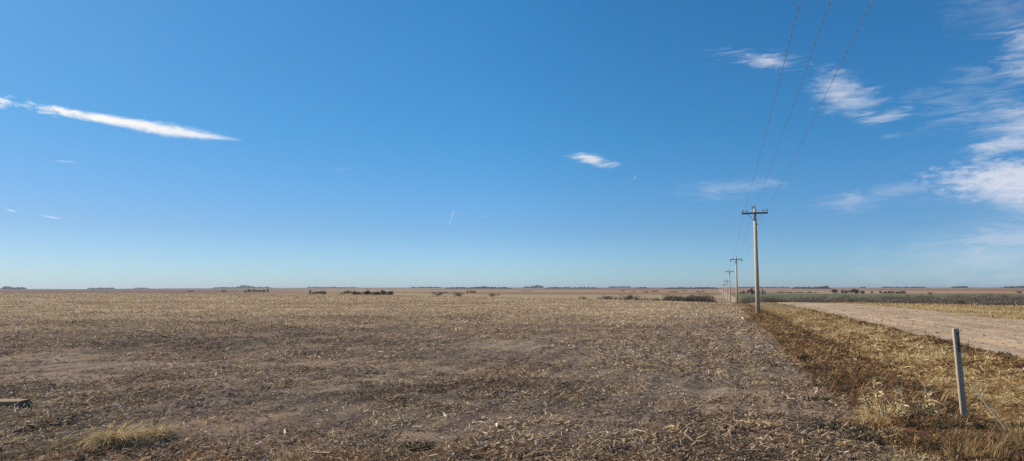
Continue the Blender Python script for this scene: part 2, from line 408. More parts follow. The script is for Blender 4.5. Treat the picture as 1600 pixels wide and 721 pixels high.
# ------------------------------------------------------------------ the ground: one sheet
rows = [60, 45, 36, 30, 26, 22, 18, 15, 12, 10, 8.5]
rows = [2000 / r for r in ()]
dr = []
d = 272.0
while d > 8: dr.append(d); d -= .42 if d > 60 else .30
while d > .115: dr.append(d); d *= .985
rad = np.concatenate([np.array([.3, 1, 2, 3, 4, 4.8, 5.6, 6.2, 6.7, 7.05]), 2000 / np.array(dr)])
azs = np.concatenate([np.linspace(-180, -60, 61)[:-1], np.linspace(-60, -39, 40)[:-1], np.linspace(-39, 39, 1380), np.linspace(39, 75, 140)[1:], np.linspace(75, 180, 140)[1:-1]])
ar = np.radians(azs)
RR, AA = np.meshgrid(rad, ar, indexing='ij')
X = RR * np.sin(AA); Y = RR * np.cos(AA)
Z = ground_z(X, Y)

def mixc(a, b, t): return a + (b - a) * t[..., None]
def C(*c): return np.array(c, float)
def soil_colour(x, y):
    L, D = LD(x, y); r = np.hypot(x, y); u = u_of(x, y)
    shp = x.shape + (3,)
    one = np.ones(shp)
    # stubble field left of the verge
    big = fbm(x / 9, y / 9, 61, 4); med = fbm(x / 1.7, y / 1.7, 62, 4); st = fbm(L / 1.2, D / 9, 63, 3)
    c = one * C(.245, .170, .124)
    c = mixc(c, one * C(.125, .095, .074), ss(.46, .60, med) * .85)
    c = mixc(c, one * C(.13, .105, .085), ss(.50, .62, fbm(x / 5, y / 3, 68, 3)) * .7)  # dark streaks painted into the soil for the shadows of clumps
    bare = bare_w(x, y)
    c = mixc(c, one * C(.33, .25, .18), bare * .62)
    gold = ss(18, 70, r + 14 * (noise(x / 9, y / 5, 94) - .5))
    gn = fbm(x / 3, y / 3, 64, 4)
    c = mixc(c, mixc(one * C(.33, .235, .145), one * C(.48, .355, .22), ss(.35, .65, gn)), gold * .9)
    trk = ss(-3.4, -2.2, L + .8 * (noise(D / 6, L * 0, 69) - .5)) * (1 - ss(1.7, 2.1, L)) * ss(9, 16, r)
    c = mixc(c, one * C(.265, .225, .175), trk * .35)
    # near strip of the turnrow, browner
    front = (1 - ss(7.6, 8.9, y + 1.1 * (noise(x / 1.3, y / 1.3, 65) - .5))) * ss(-60, -1, -np.abs(x) * 0 - 0)
    c = mixc(c, mixc(one * C(.20, .115, .06), one * C(.11, .10, .055), ss(.4, .6, med)), front * .8)
    # grass verge
    e = L + EDG(x, y) + .25 * (noise(x / .2, y / .2, 67) - .5)
    vg = ss(1.75, 2.1, e)
    red = one * C(.235, .132, .075); gol = one * C(.23, .165, .088); gre = one * C(.12, .115, .06)
    vc = mixc(red, one * C(.14, .10, .06), ss(.45, .62, med))
    e = e + 1.1 * (fbm(x / 1.3, y / 1.3, 104, 3) - .5)
    vc = mixc(vc, gol, ss(3.7, 4.7, e)); vc = mixc(vc, gre, ss(6.2, 6.6, e) * .7)
    c = mixc(c, vc, vg)
    # stubble beyond the road
    rs = ss(16.0, 16.5, e)
    c = mixc(c, mixc(one * C(.30, .215, .10), one * C(.46, .34, .17), ss(.35, .65, gn)), rs)
    # beyond the crest: pasture, valley, far farm land
    cc_ = np.interp(u, UC, CC); rc = 2667 / cc_
    fz = ss(1.25, 1.7, r / rc)
    px = fbm(x / 260, y / 260, 71, 4); p2 = fbm(x / 90, y / 900, 72, 3)
    pas = mixc(one * C(.25, .17, .105), one * C(.36, .27, .16), ss(.4, .6, px))
    pas = mixc(pas, one * C(.33, .13, .065), ss(.42, .58, fbm(x / 420, y / 380, 73, 4)) * ss(900, 1500, r))
    # fields in quarter sections
    gx, gy = np.floor(L / 810 + .3), np.floor(D / 640)
    hsh = _h(gx, gy, 77)
    fc = np.where(hsh[..., None] < .22, C(.40, .32, .19), np.where(hsh[..., None] < .55, C(.28, .145, .085), np.where(hsh[..., None] < .8, C(.23, .16, .11), C(.13, .12, .065))))
    pas = mixc(pas, fc, ss(1100, 1300, r) * .55)
    edge = np.minimum(np.abs((D / 640) % 1), 1 - np.abs((D / 640) % 1)) * 640
    pas = mixc(pas, one * C(.10, .075, .055), (1 - ss(8, 26, edge)) * ss(1100, 1500, r) * .7)
    # winter wheat right of the poles, tan margin below it
    wheat = ss(6, 30, L) * ss(560, 600, r) * (1 - ss(1020, 1060, D + 60 * (noise(L / 300, L * 0, 74) - .5)))
    pas = mixc(pas, mixc(one * C(.105, .125, .062), one * C(.15, .145, .08), ss(.4, .6, fbm(x / 60, y / 60, 75, 3))), wheat)
    pas = mixc(pas, one * C(.09, .07, .05), ss(0, 20, L) * ss(.95, 1.1, r / rc) * (1 - ss(470, 560, r)))
    # left far side lies in dull purple brown
    pas = mixc(pas, one * C(.15, .105, .085), (1 - ss(150, 620, u)) * .75)
    pas = mixc(pas, one * C(.065, .07, .06), ss(4200, 6500, r) * .75)
    c = mixc(c, pas, fz)
    return c
CS = soil_colour(X, Y)
nr, na = RR.shape
idx = np.arange(nr * na).reshape(nr, na)
i0 = idx[:-1, :]; i1 = idx[1:, :]
Q = np.stack([i0, np.roll(i0, -1, 1), np.roll(i1, -1, 1), i1], -1).reshape(-1, 4)[:, ::-1]
V = np.stack([X.ravel(), Y.ravel(), Z.ravel()], 1)
# close the middle with a small fan of quads: one centre vertex
V = np.vstack([V, [0, 0, float(Z[0].mean())]]); ci = len(V) - 1
ring = idx[0]; fan = [[ci, int(ring[(k + 2) % na]), int(ring[(k + 1) % na]), int(ring[k])] for k in range(0, na - 1, 2)]
Q = np.vstack([Q, np.array(fan)])
cs = np.vstack([CS.reshape(-1, 3), CS[0, 0]])
ground = np_mesh('ground', V, Q, m_ground, smooth=True, cols={'soil': cs})
tag(ground, kind='structure')
del X, Y, Z, RR, AA, V, Q, cs, CS

# the dirt road
Ds = np.concatenate([np.arange(-30, 6, 1.0), np.arange(6, 40, .12), np.arange(40, 150, .5), np.geomspace(150, 2600, 120)])
Ls = np.linspace(6.55, 16.45, 150)
LL, DD = np.meshgrid(Ls, Ds)
xr, yr = XY(LL, DD)
ed = np.minimum(LL - 6.55, 16.45 - LL) + .35 * (noise(LL / .5, DD / .9, 81) - .5) + .3 * (noise(LL * 0 + 3, DD / 2.2, 82) - .5)
crown = .07 * np.exp(-((LL - 11.5) / 2.6) ** 2)
rut = 0
for c_ in (8.6, 10.3, 12.6, 14.4): rut = rut - .018 * np.exp(-((LL - c_ - .12 * np.sin(DD / 17 + c_)) / .28) ** 2)
fdr = 1 - ss(50, 120, DD)
zr = base_z(xr, yr) + crown + rut - .09 + .11 * ss(0, .55, ed) - .10 * (1 - ss(-.1, .25, ed)) \
     + (.022 * (fbm(LL / .5, DD / .5, 83, 3) - .5) + .012 * (fbm(LL / .12, DD / .12, 84, 2) - .5)) * fdr + .02 * ss(.62, .7, fbm(LL / .6, DD / .6, 85, 3)) * fdr
rc_ = np.ones(LL.shape + (3,)) * C(.50, .36, .228)
rc_ = mixc(rc_, np.ones_like(rc_) * C(.40, .295, .20), ss(.45, .62, fbm(LL / .9, DD / 5, 86, 4)))
rc_ = mixc(rc_, np.ones_like(rc_) * C(.53, .42, .30), ss(.5, .65, fbm(LL / .45, DD / 7, 87, 4)) * .6)
rc_ = mixc(rc_, np.ones_like(rc_) * C(.26, .18, .12), ss(.60, .68, fbm(LL / .5, DD / .7, 85, 4)) * .7)
n0, n1 = LL.shape; idx = np.arange(n0 * n1).reshape(n0, n1)
Q = np.stack([idx[:-1, :-1], idx[:-1, 1:], idx[1:, 1:], idx[1:, :-1]], -1).reshape(-1, 4)
road = np_mesh('road', np.stack([xr.ravel(), yr.ravel(), zr.ravel()], 1), Q, m_road, smooth=True, cols={'soil': rc_.reshape(-1, 3)})
tag(road, kind='structure')

# ------------------------------------------------------------------ stuff lying and growing on the ground
rng = np.random.default_rng(7)
def ribbons(px, py, pz, yaw, pitch, ln, wd, curl, tone, roll=None, taper=0.0, segs=2):
    """bent strips: returns V, Q, tone"""
    n = len(px); roll = np.zeros(n) if roll is None else roll
    V = np.zeros((n, (segs + 1) * 2, 3))
    cy, sy = np.cos(yaw), np.sin(yaw)
    x = np.zeros(n); z = np.zeros(n); p = pitch.copy()
    for k in range(segs + 1):
        w = wd * (1 - taper * (k / segs) ** 1.4) / 2
        sx_, sz_ = np.cos(roll) * w, np.sin(roll) * w
        for s_, j in ((-1, 0), (1, 1)):
            V[:, 2 * k + j, 0] = px + x * cy - s_ * sx_ * sy
            V[:, 2 * k + j, 1] = py + x * sy + s_ * sx_ * cy
            V[:, 2 * k + j, 2] = pz + z + s_ * sz_
        x = x + np.cos(p) * ln / segs; z = z + np.sin(p) * ln / segs; p = p + curl / segs
    b = np.arange(n)[:, None, None] * (segs + 1) * 2
    q = np.array([[2 * k, 2 * k + 2, 2 * k + 3, 2 * k + 1] for k in range(segs)])[None]
    return V.reshape(-1, 3), (b + q).reshape(-1, 4), np.repeat(tone, (segs + 1) * 2)
def prisms(px, py, pz, yaw, pitch, ln, rad_, tone):
    n = len(px); V = np.zeros((n, 6, 3)); cy, sy = np.cos(yaw), np.sin(yaw); cp, sp = np.cos(pitch), np.sin(pitch)
    for k, t in enumerate((0, 1)):
        for j in range(3):
            a = j * 2.094 + yaw; rr = rad_ * (1 - .25 * k)
            ox, oz = np.cos(a) * rr, np.sin(a) * rr
            V[:, 3 * k + j, 0] = px + t * ln * cp * cy - ox * sy - oz * sp * cy
            V[:, 3 * k + j, 1] = py + t * ln * cp * sy + ox * cy - oz * sp * sy
            V[:, 3 * k + j, 2] = pz + t * ln * sp + oz * cp
    b = np.arange(n)[:, None, None] * 6
    q = np.array([[0, 1, 4, 3], [1, 2, 5, 4], [2, 0, 3, 5]])[None]
    return V.reshape(-1, 3), (b + q).reshape(-1, 4), np.repeat(tone, 6)
def join(parts):
    Vs, Qs, Ts, o = [], [], [], 0
    for v, q, t in parts: Vs.append(v); Qs.append(q + o); Ts.append(t); o += len(v)
    return np.vstack(Vs), np.vstack(Qs), np.concatenate(Ts)
def scatter(n, r0, r1, keep=None, amax=39.0, power=1.0):
    """even over the ground between two distances, within the wedge in view"""
    t = rng.random(n); r = np.sqrt(r0 ** 2 + (r1 ** 2 - r0 ** 2) * t ** power); a = np.radians(rng.uniform(-amax, amax, n))
    x, y = r * np.sin(a), r * np.cos(a)
    if keep is not None:
        k = keep(x, y); x, y = x[k], y[k]
    return x, y
def in_field(x, y):
    L, D = LD(x, y); return L + EDG(x, y) + rng.normal(0, .12, len(x)) < 2.0
def clumpy(x, y, s, lo, hi, sc_=1.6, seed=90):
    return rng.random(len(x)) < s + (1 - s) * ss(lo, hi, fbm(x / sc_, y / sc_, seed, 3))

parts = []
def lay(n, r0, r1, ln, wd, tone0, tone1, prism=.4, dens=(.25, .4, .62), up=.0, segs=2, keep=in_field, flat=.14):
    x, y = scatter(n, r0, r1, keep)
    # bare patches carry less of it
    m = clumpy(x, y, *dens) & clumpy(x, y, .6, .40, .60, 4.5, 107) & (rng.random(len(x)) > (.7 * bare_w(x, y) if r0 < 48 else 0))
    rq = np.hypot(x, y); m &= rng.random(len(x)) < (ss(r0 * .98, r0 * 1.5, rq) if r0 > 10 else 1) * (1 - ss(r1 * .72, r1, rq))
    Lr = LD(x, y)[0] + .12 * (fbm(x / 3, y / 3, 120, 2) - .5)
    m &= rng.random(len(x)) < 1 - .42 * (.5 + .5 * np.sin(Lr / .76 * 2 * np.pi)) * ss(9, 16, rq) * (1 - ss(60, 130, rq))
    m &= rng.random(len(x)) < 1 - .45 * np.maximum(np.exp(-((Lr + 1.1) / .28) ** 2), np.exp(-((Lr + 3.3) / .28) ** 2))
    x, y = x[m], y[m]; n = len(x)
    z = ground_z(x, y) + rng.uniform(.0, .022, n)
    L, D = LD(x, y)
    yaw = rng.uniform(0, 2 * np.pi, n)
    l = ln * np.exp(np.clip(rng.normal(0, .5, n), -1.2, .8)); w = wd * np.exp(np.clip(rng.normal(0, .3, n), -.8, .45))
    tone = np.clip(rng.normal((tone0 + tone1) / 2, (tone1 - tone0) / 2, n) + .75 * (fbm(x / 2.5, y / 1.5, 93, 4) - .5) + .4 * (fbm(x / 12, y / 7, 95, 3) - .5) - .04 + (.17 - .13 * ss(-3.2, -2.0, LD(x, y)[0])) * ss(18, 70, np.hypot(x, y) + 14 * (noise(x / 9, y / 5, 94) - .5)), 0, 1)
    ip = rng.random(n) < prism
    pitch = rng.normal(.02, flat, n)
    if up: 
        iu = rng.random(n) < up; pitch[iu] = rng.uniform(.6, 1.5, iu.sum()); l[iu] *= .6
    a = ~ip
    parts.append(ribbons(x[a], y[a], z[a], yaw[a], pitch[a] + .3, l[a], w[a] * 1.6, rng.normal(-.7, .6, a.sum()), tone[a], rng.normal(0, .5, a.sum()), .5, segs))
    parts.append(prisms(x[ip], y[ip], z[ip] + .004, yaw[ip], pitch[ip], l[ip] * 1.1, w[ip] * .42, tone[ip]))
lay(360000, 6.2, 20, .050, .0085, .20, .74, .3, (.3, .38, .6), segs=1)
lay(1500, 6.2, 20, .16, .015, .45, .98, .7, (.15, .45, .65))
lay(14000, 6.2, 20, .085, .012, .4, .85, .5, (.15, .45, .65))
lay(350000, 12, 50, .075, .016, .22, .76, .3, (.3, .38, .6), up=.06, segs=1)
lay(3000, 13, 50, .20, .024, .5, 1.0, .6, (.15, .5, .7))
lay(270000, 25, 115, .12, .034, .38, .78, .2, (.5, .4, .6), up=.10, segs=1)
lay(190000, 65, 260, .16, .06, .40, .78, .2, (.5, .4, .6), up=.1, segs=1)
lay(60000, 190, 420, .25, .12, .45, .85, .2, (.6, .4, .6), up=.3, segs=1)
def in_track(x, y):
    L, D = LD(x, y); return (L > -3.4 + 1.2 * (noise(D / 3, L / 1.5, 110) - .5)) & in_field(x, y)
lay(90000, 7, 20, .055, .0095, .3, .86, .3, (.5, .35, .6), segs=1, keep=in_track)
lay(150000, 14, 50, .08, .018, .3, .86, .3, (.6, .35, .6), segs=1, keep=in_track)
lay(160000, 35, 130, .12, .034, .35, .8, .2, (.7, .4, .6), segs=1, keep=in_track)
lay(900, 6.6, 12, .15, .015, .55, 1.0, .6, (.3, .4, .6), keep=in_track)
# pale husk heaps scattered on the field
hx, hy = scatter(420, 8.5, 60, in_field, power=.8)
extra = [at(40, 636), at(78, 640), at(300, 566), at(1160, 658), at(1192, 668), at(845, 590), at(930, 592), at(920, 574), at(1005, 575), at(620, 598)]
hx = np.concatenate([hx, [e[0] for e in extra]]); hy = np.concatenate([hy, [e[1] for e in extra]])
hs = np.concatenate([rng.uniform(.05, .16, len(hx) - len(extra)), np.full(len(extra), .17)])
cnt = np.where(np.hypot(hx, hy) < 25, 80, 40)
ii = np.repeat(np.arange(len(hx)), cnt); n = len(ii)
x = hx[ii] + rng.normal(0, 1, n) * hs[ii] * 1.2; y = hy[ii] + rng.normal(0, 1, n) * hs[ii] * .8
parts.append(ribbons(x, y, ground_z(x, y) + rng.uniform(0, .05, n) * hs[ii] / .12, rng.uniform(0, 6.28, n), rng.uniform(0, .8, n), rng.uniform(.04, .13, n), rng.uniform(.006, .016, n), rng.normal(-1.2, .8, n), np.clip(rng.normal(.86, .07, n), 0, 1), rng.normal(0, .6, n), .6, 2))
V, Q, T = join(parts)
tag(np_mesh('crop_residue', V, Q, m_res, attrs={'tone': T}), 'grey and straw coloured crop residue littering the harvested field', kind='stuff')

# golden stubble beyond the road
parts = []
def keep_r(x, y):
    L, D = LD(x, y); return L + .9 * (noise(x / 1.3, y / 1.3, 96) - .5) > 16.35
for n_, r0, r1, ln, wd in ((50000, 18, 50, .13, .020), (110000, 40, 130, .13, .04)):
    x, y = scatter(n_, r0, r1, keep_r)
    m = rng.random(len(x)) < .25 + .75 * (np.sin(LD(x, y)[0] / .76 * 6.283) > -.1); x, y = x[m], y[m]; n = len(x)
    parts.append(ribbons(x, y, ground_z(x, y) - .01, rng.uniform(0, 6.28, n), rng.uniform(.4, 1.5, n), ln * np.exp(rng.normal(0, .4, n)), wd * np.exp(rng.normal(0, .3, n)), rng.normal(-.5, .6, n), np.clip(rng.normal(.5, .22, n), 0, 1), None, .5, 2))
V, Q, T = join(parts)
tag(np_mesh('golden_stubble', V, Q, m_straw, attrs={'tone': T}), 'golden cut stubble in the field beyond the dirt road', kind='stuff')

# grass of the verge and of the near turnrow
parts = []
def grass(n_, r0, r1, ln, wd):
    x, y = scatter(n_, r0, r1, lambda a, b: (LD(a, b)[0] > 1.4) & (LD(a, b)[0] < 17.2))
    L, D = LD(x, y); e = L + EDG(x, y)
    edge = .35 * (noise(L / .5, D / .9, 81) - .5) + .3 * (noise(L * 0 + 3, D / 2.2, 82) - .5)
    k = ((e > 1.8 + rng.normal(0, .12, len(x))) & (L < 7.0 - edge + rng.exponential(.06, len(x)))) | ((L > 16.0 + edge) & (L < 16.8))
    x, y, L, D, e = x[k], y[k], L[k], D[k], e[k]
    m = clumpy(x, y, .45, .38, .6, .35, 97); x, y, L, D, e = x[m], y[m], L[m], D[m], e[m]; n = len(x)
    e = e + 1.1 * (fbm(x / 1.3, y / 1.3, 104, 3) - .5)
    sh = .7 - .2 * ss(13, 22, D); tn = .49 - .06 * (sh > .2) + .31 * ss(3.0 + sh, 4.6 + sh, e)
    tn = tn + .75 * (fbm(x / .7, y / .7, 98, 3) - .5) + .8 * (fbm(x / .13, y / .13, 105, 2) - .5) + rng.normal(0, .17, n)
    gr = (rng.random(n) < .75 * ss(6.1, 6.6, e) * ss(.35, .55, fbm(x / .6, y / .6, 99, 2))) | (rng.random(n) < .5 * ss(.60, .68, fbm(x / .5, y / .5, 100, 3)))
    tn = np.where(gr, rng.uniform(.02, .3, n), tn); tn = np.clip(tn, .02, 1)
    hgt = (.45 + 1.3 * ss(.4, .65, fbm(x / .45, y / .45, 101, 2))) * (1 + .5 * ss(6.2, 6.6, e)) * (1 - .25 * ss(3.5, 5, e))
    lean = rng.normal(0, .5, n)
    parts.append(ribbons(x, y, ground_z(x, y) - .01, rng.uniform(0, 6.28, n), rng.uniform(.1, 1.1, n), ln * hgt * np.exp(rng.normal(0, .3, n)), wd * np.exp(rng.normal(0, .25, n)), rng.normal(-.9, .5, n), tn, rng.normal(0, .4, n), .8, 2))
grass(330000, 6.2, 17, .095, .013)
grass(190000, 16, 45, .12, .026)
grass(60000, 42, 130, .11, .045)
# matted thatch on the ditch bank
for n_, l0, l1, d0, d1, ln, wd, t0 in ((175000, 3.9, 6.95, 2.5, 18, .085, .012, .74), (75000, 1.9, 4.3, 3.5, 18, .055, .010, .40), (130000, 3.9, 6.95, 17, 60, .12, .026, .74), (80000, 2.0, 4.2, 17, 60, .08, .024, .43)):
    L = rng.uniform(l0, l1, n_); D = d0 + (d1 - d0) * rng.random(n_) ** 1.25; x, y = XY(L, D)
    ok = (np.abs(np.arctan2(x, y)) < R(56)) & (rng.random(n_) < .35 + .65 * ss(.35, .6, fbm(x / .3, y / .3, 108, 3))); x, y, L, D = x[ok], y[ok], L[ok], D[ok]; n = len(x)
    tn = np.clip(t0 + .7 * (fbm(x / .8, y / .8, 98, 3) - .5) + 1.0 * (fbm(x / .12, y / .12, 109, 2) - .5) + rng.normal(0, .14, n) - .45 * ss(6.3, 6.8, L) * ss(.35, .6, fbm(x / .6, y / .6, 99, 2)), .02, 1)
    parts.append(ribbons(x, y, ground_z(x, y) + rng.uniform(.0, .035, n), rng.uniform(0, 6.28, n), rng.uniform(-.05, .7, n), ln * np.exp(rng.normal(0, .35, n)), wd * np.exp(rng.normal(0, .25, n)), rng.normal(-.3, .4, n), tn, rng.normal(0, .5, n), .6, 2))
# front edge
x, y = scatter(60000, 6.2, 9.8, lambda a, b: LD(a, b)[0] < 2.2)
m = (y + 1.1 * (noise(x / 1.3, y / 1.3, 65) - .5) + rng.normal(0, .15, len(x)) < 8.0) & (rng.random(len(x)) < .75) & ((x < -.6) | (rng.random(len(x)) < .35)); x, y = x[m], y[m]; n = len(x)
tn = np.clip(.42 + .9 * (fbm(x / .35, y / .35, 103, 3) - .5) + rng.normal(0, .1, n), .02, 1)
parts.append(ribbons(x, y, ground_z(x, y) - .01, rng.uniform(0, 6.28, n), rng.uniform(.2, 1.2, n), .065 * np.exp(rng.normal(0, .3, n)), .007 * np.ones(n), rng.normal(-.9, .5, n), tn, rng.normal(0, .4, n), .8, 2))
V, Q, T = join(parts)
tag(np_mesh('verge_grass', V, Q, m_grass, attrs={'tone': T}), 'short reddish and golden dry grass along the ditch and road edge', kind='stuff')

# loose stones and clods on the dirt road
n = 9000; L = np.where(rng.random(n) < .45, rng.choice([7.3, 9.5, 11.5, 13.6, 15.7], n) + rng.normal(0, .3, n), rng.uniform(7.1, 15.9, n)); D = 9 + 60 * rng.random(n) ** 1.3; x, y = XY(L, D)
zz = base_z(x, y) + .07 * np.exp(-((L - 11.5) / 2.6) ** 2) + .02
sz = .012 * np.exp(rng.normal(0, .5, n)); V, Q, T = prisms(x, y, zz, rng.uniform(0, 6.28, n), rng.normal(0, .3, n), sz * 2.6, sz, np.clip(rng.normal(.62, .15, n), 0, 1))
tag(np_mesh('loose_gravel', V, Q, m_clod, attrs={'tone': T}), 'loose stones and dirt clods scattered on the dirt road', kind='stuff')

# ------------------------------------------------------------------ weeds and straw tufts near by
def weed_blades(n, spread, h, wd, tone, up=(.5, 1.5), curl=-.9, seed=1, segs=3):
    g = np.random.default_rng(seed)
    a = g.uniform(0, 6.28, n); r = spread * np.sqrt(g.random(n))
    return ribbons(r * np.cos(a), r * np.sin(a), np.zeros(n) - .02, a + g.normal(0, .8, n), g.uniform(*up, n), h * g.uniform(.4, 1.1, n), wd * g.uniform(.6, 1.3, n), g.normal(curl, .6, n), np.clip(g.normal(tone, .18, n), 0, 1), g.normal(0, .5, n), .8, segs)
def place_root(name, px, py):
    x, y = at(px, py); return empty(name, (x, y, gz(x, y)))
def dry_weed(px, py, h, stalks, label, seed, foliage=120, spread=.16):
    """dead volunteer plant: stiff stalks with ragged husk leaves and a mat of straw at the foot"""
    root = place_root('dry_weed', px, py); g = np.random.default_rng(seed)
    tag(root, label, 'dry plant', 'dead golden plants on the verge')
    lv = []
    for (dx, top, lean) in stalks:
        t = MB(); p0 = Vector((dx, g.normal(0, .03), -.03)); p1 = p0 + Vector((lean * top, g.normal(0, .04), top))
        mid = (p0 + p1) / 2 + Vector((g.normal(0, .02), 0, 0))
        t.tube([p0, mid, p1], [.014, .011, .005], 6).build('stalk', m_stalk, root)
        n = 44; tt = g.random(n); 
        q = [p0.lerp(p1, float(k)) for k in tt]
        lv.append(ribbons(np.array([k.x for k in q]), np.array([k.y for k in q]), np.array([k.z for k in q]), g.uniform(0, 6.28, n), g.uniform(.2, 1.4, n), g.uniform(.07, .22, n), g.uniform(.014, .034, n), g.normal(-1.6, .8, n), np.clip(g.normal(.75, .18, n), 0, 1), g.normal(0, .6, n), .8, 3))
    lv.append(weed_blades(foliage, spread, h * .5, .016, .72, seed=seed + 5))
    V, Q, T = join(lv); np_mesh('leaves', V, Q, m_weed, root, attrs={'tone': T})
    return root
m_stalk = noise_mat('dry_stalk', [(.3, (.33, .21, .09)), (.7, (.62, .46, .24))], 14, (1, 1, .3))
dry_weed(1378, 655, .58, [(-.03, .55, -.08), (.03, .40, .1), (-.10, .36, -.45)], 'tallest dead golden plant with ragged leaves, left of the grey post', 11, 420, .24)
dry_weed(1403, 650, .48, [(.0, .38, .02), (.03, .26, .25), (-.03, .2, -.4)], 'middle dead golden plant of the three, with one broken pale stalk', 12, 90, .12)
dry_weed(1452, 652, .54, [(.0, .48, -.16), (.05, .34, .02)], 'dead golden plant with pale husks, nearest to the grey post', 13, 90, .11)
def straw_tuft(px, py, w, h, label, seed):
    w *= .72; h *= .85
    o_root = place_root('straw_tuft', px, py)
    v = weed_blades(700, w, h, .011, .62, (.2, 1.5), -2.2, seed, 4); V, Q, T = v
    g = np.random.default_rng(seed + 9); k = len(V) // 10; dz = np.repeat(g.random(k) ** 1.5 * h * .5, 10)
    rr = np.hypot(V[:, 0], V[:, 1]).reshape(k, 10)[:, :1].repeat(10, 1).ravel(); V[:, 2] += dz * np.clip(1.2 - rr / w, 0, 1) - .01
    V[:, 0] *= 1.3; V[:, 1] *= .8
    np_mesh('straw', V, Q, m_weed, o_root, attrs={'tone': T})
    tag(o_root, label, 'straw tuft', 'straw tufts at the near field edge')
straw_tuft(181, 702, .22, .40, 'tousled golden straw tuft in the near left corner, the larger one', 21)
straw_tuft(243, 690, .12, .32, 'smaller golden straw tuft right of the larger tuft, near left corner', 22)
straw_tuft(1345, 662, .26, .20, 'low golden straw mat left of the tallest dead plant', 23)
straw_tuft(1318, 697, .06, .13, 'small pale upright straw tuft among dark weeds at lower right', 24)
straw_tuft(1425, 724, .42, .20, 'wide golden straw mat at the lower right bottom edge', 25)
straw_tuft(1195, 664, .20, .16, 'pale straw clump on the field, left of the dark low weeds', 26)
def green_weed(px, py, w, h, label, seed):
    w *= 1.35; h *= 1.15
    o_root = place_root('low_weed', px, py)
    V, Q, T = weed_blades(800, w, h, .013, .4, (.1, 1.3), -.6, seed, 2)
    V[:, 0] *= 1.3; np_mesh('leaves', V, Q, m_green, o_root, attrs={'tone': T})
    tag(o_root, label, 'weed', 'dark low weeds near the field corner')
green_weed(1318, 672, .16, .12, 'dark green low weed left of the golden straw mat', 31)
green_weed(1372, 688, .22, .10, 'dark green weed patch in front of the tallest dead plant', 32)
green_weed(1452, 668, .15, .10, 'dark green weed in front of the dead plant by the post', 33)
green_weed(1282, 625, .14, .08, 'small dark weed at the field edge, farthest of the right hand weeds', 34)
green_weed(652, 697, .12, .07, 'small green weed at the bottom centre of the field', 35)
green_weed(95, 668, .24, .08, 'wide dark weed patch in front of the plank at far left', 36)
# thin brown stems in the lower right corner
def stem_bunch(px, py, n, h, w, label, seed):
    o_root = place_root('brown_weed', px, py)
    V, Q, T = weed_blades(n, w, h, .006, .25, (.9, 1.5), -.5, seed, 3)
    np_mesh('stems', V, Q, m_weed, o_root, attrs={'tone': T})
    tag(o_root, label, 'dry plant', 'brown stemmed weeds at the lower right corner')
stem_bunch(1545, 716, 90, .42, .16, 'sparse bunch of thin brown stems below the green stake', 41)
stem_bunch(1592, 705, 110, .50, .16, 'tall bunch of thin brown stems at the right bottom corner', 42)
stem_bunch(1500, 719, 70, .34, .14, 'short bunch of thin brown stems left of the green stake foot', 43)

# ------------------------------------------------------------------ post, stake, plank
bx, by = at(1507, 652)
post = empty('marker_post', (bx, by, gz(bx, by) - .04))
tag(post, 'flat weathered grey marker post leaning left on the verge', 'post')
post.rotation_euler = (R(2.0), R(-3.4), R(-8))
PH = 1.36
MB().box((0, 0, PH / 2), (.078, .034, PH), bevel=.004).build('board', m_post, post)
MB().box((.008, -.0205, PH - .20), (.045, .004, .30), bevel=.001).build('decal', m_decal, post)
MB().box((-.0415, .006, PH / 2 - .01), (.005, .030, PH - .04), bevel=.001).build('edge_strip', m_post, post)
sx0, sy0 = at(1572, 690); tx, ty = at(1516, 640)
sx0 += .15
stake = empty('leaning_stake', (sx0, sy0, gz(sx0, sy0) - .03))
tag(stake, 'thin pale green strip stake leaning left, right of the grey post', 'stake')
v0 = Vector((0, 0, 0)); v1 = Vector((-.50, .10, .74)) 
sd = (v1 - v0).normalized(); rot = sd.to_track_quat('Z', 'Y').to_matrix()
def strip(name, off, w, m, l0, l1):
    b = MB(); b.box(rot @ Vector((off, 0, (l0 + l1) / 2)), (w, .006, l1 - l0), rot, .001); return b.build(name, m, stake)
strip('blade', 0, .046, m_stake, .22, .92); strip('root_end', 0, .026, m_bark, .0, .22)
b = MB(); b.box(rot @ Vector((0.0, -0.0045, .57)), (.010, .004, .66), rot, .001); b.build('rib', m_post, stake)

wx, wy = at(30, 640)
plank = empty('wooden_plank', (wx, wy, gz(wx, wy)), R(4))
tag(plank, 'thick weathered wooden plank end lying at the left edge', 'plank')
MB().box((-1.0, .13, .065), (2.0, .26, .12), bevel=.006).build('board', m_plank, plank)
MB().box((.003, .13, .065), (.008, .25, .112), bevel=.002).build('end_grain', m_end, plank)

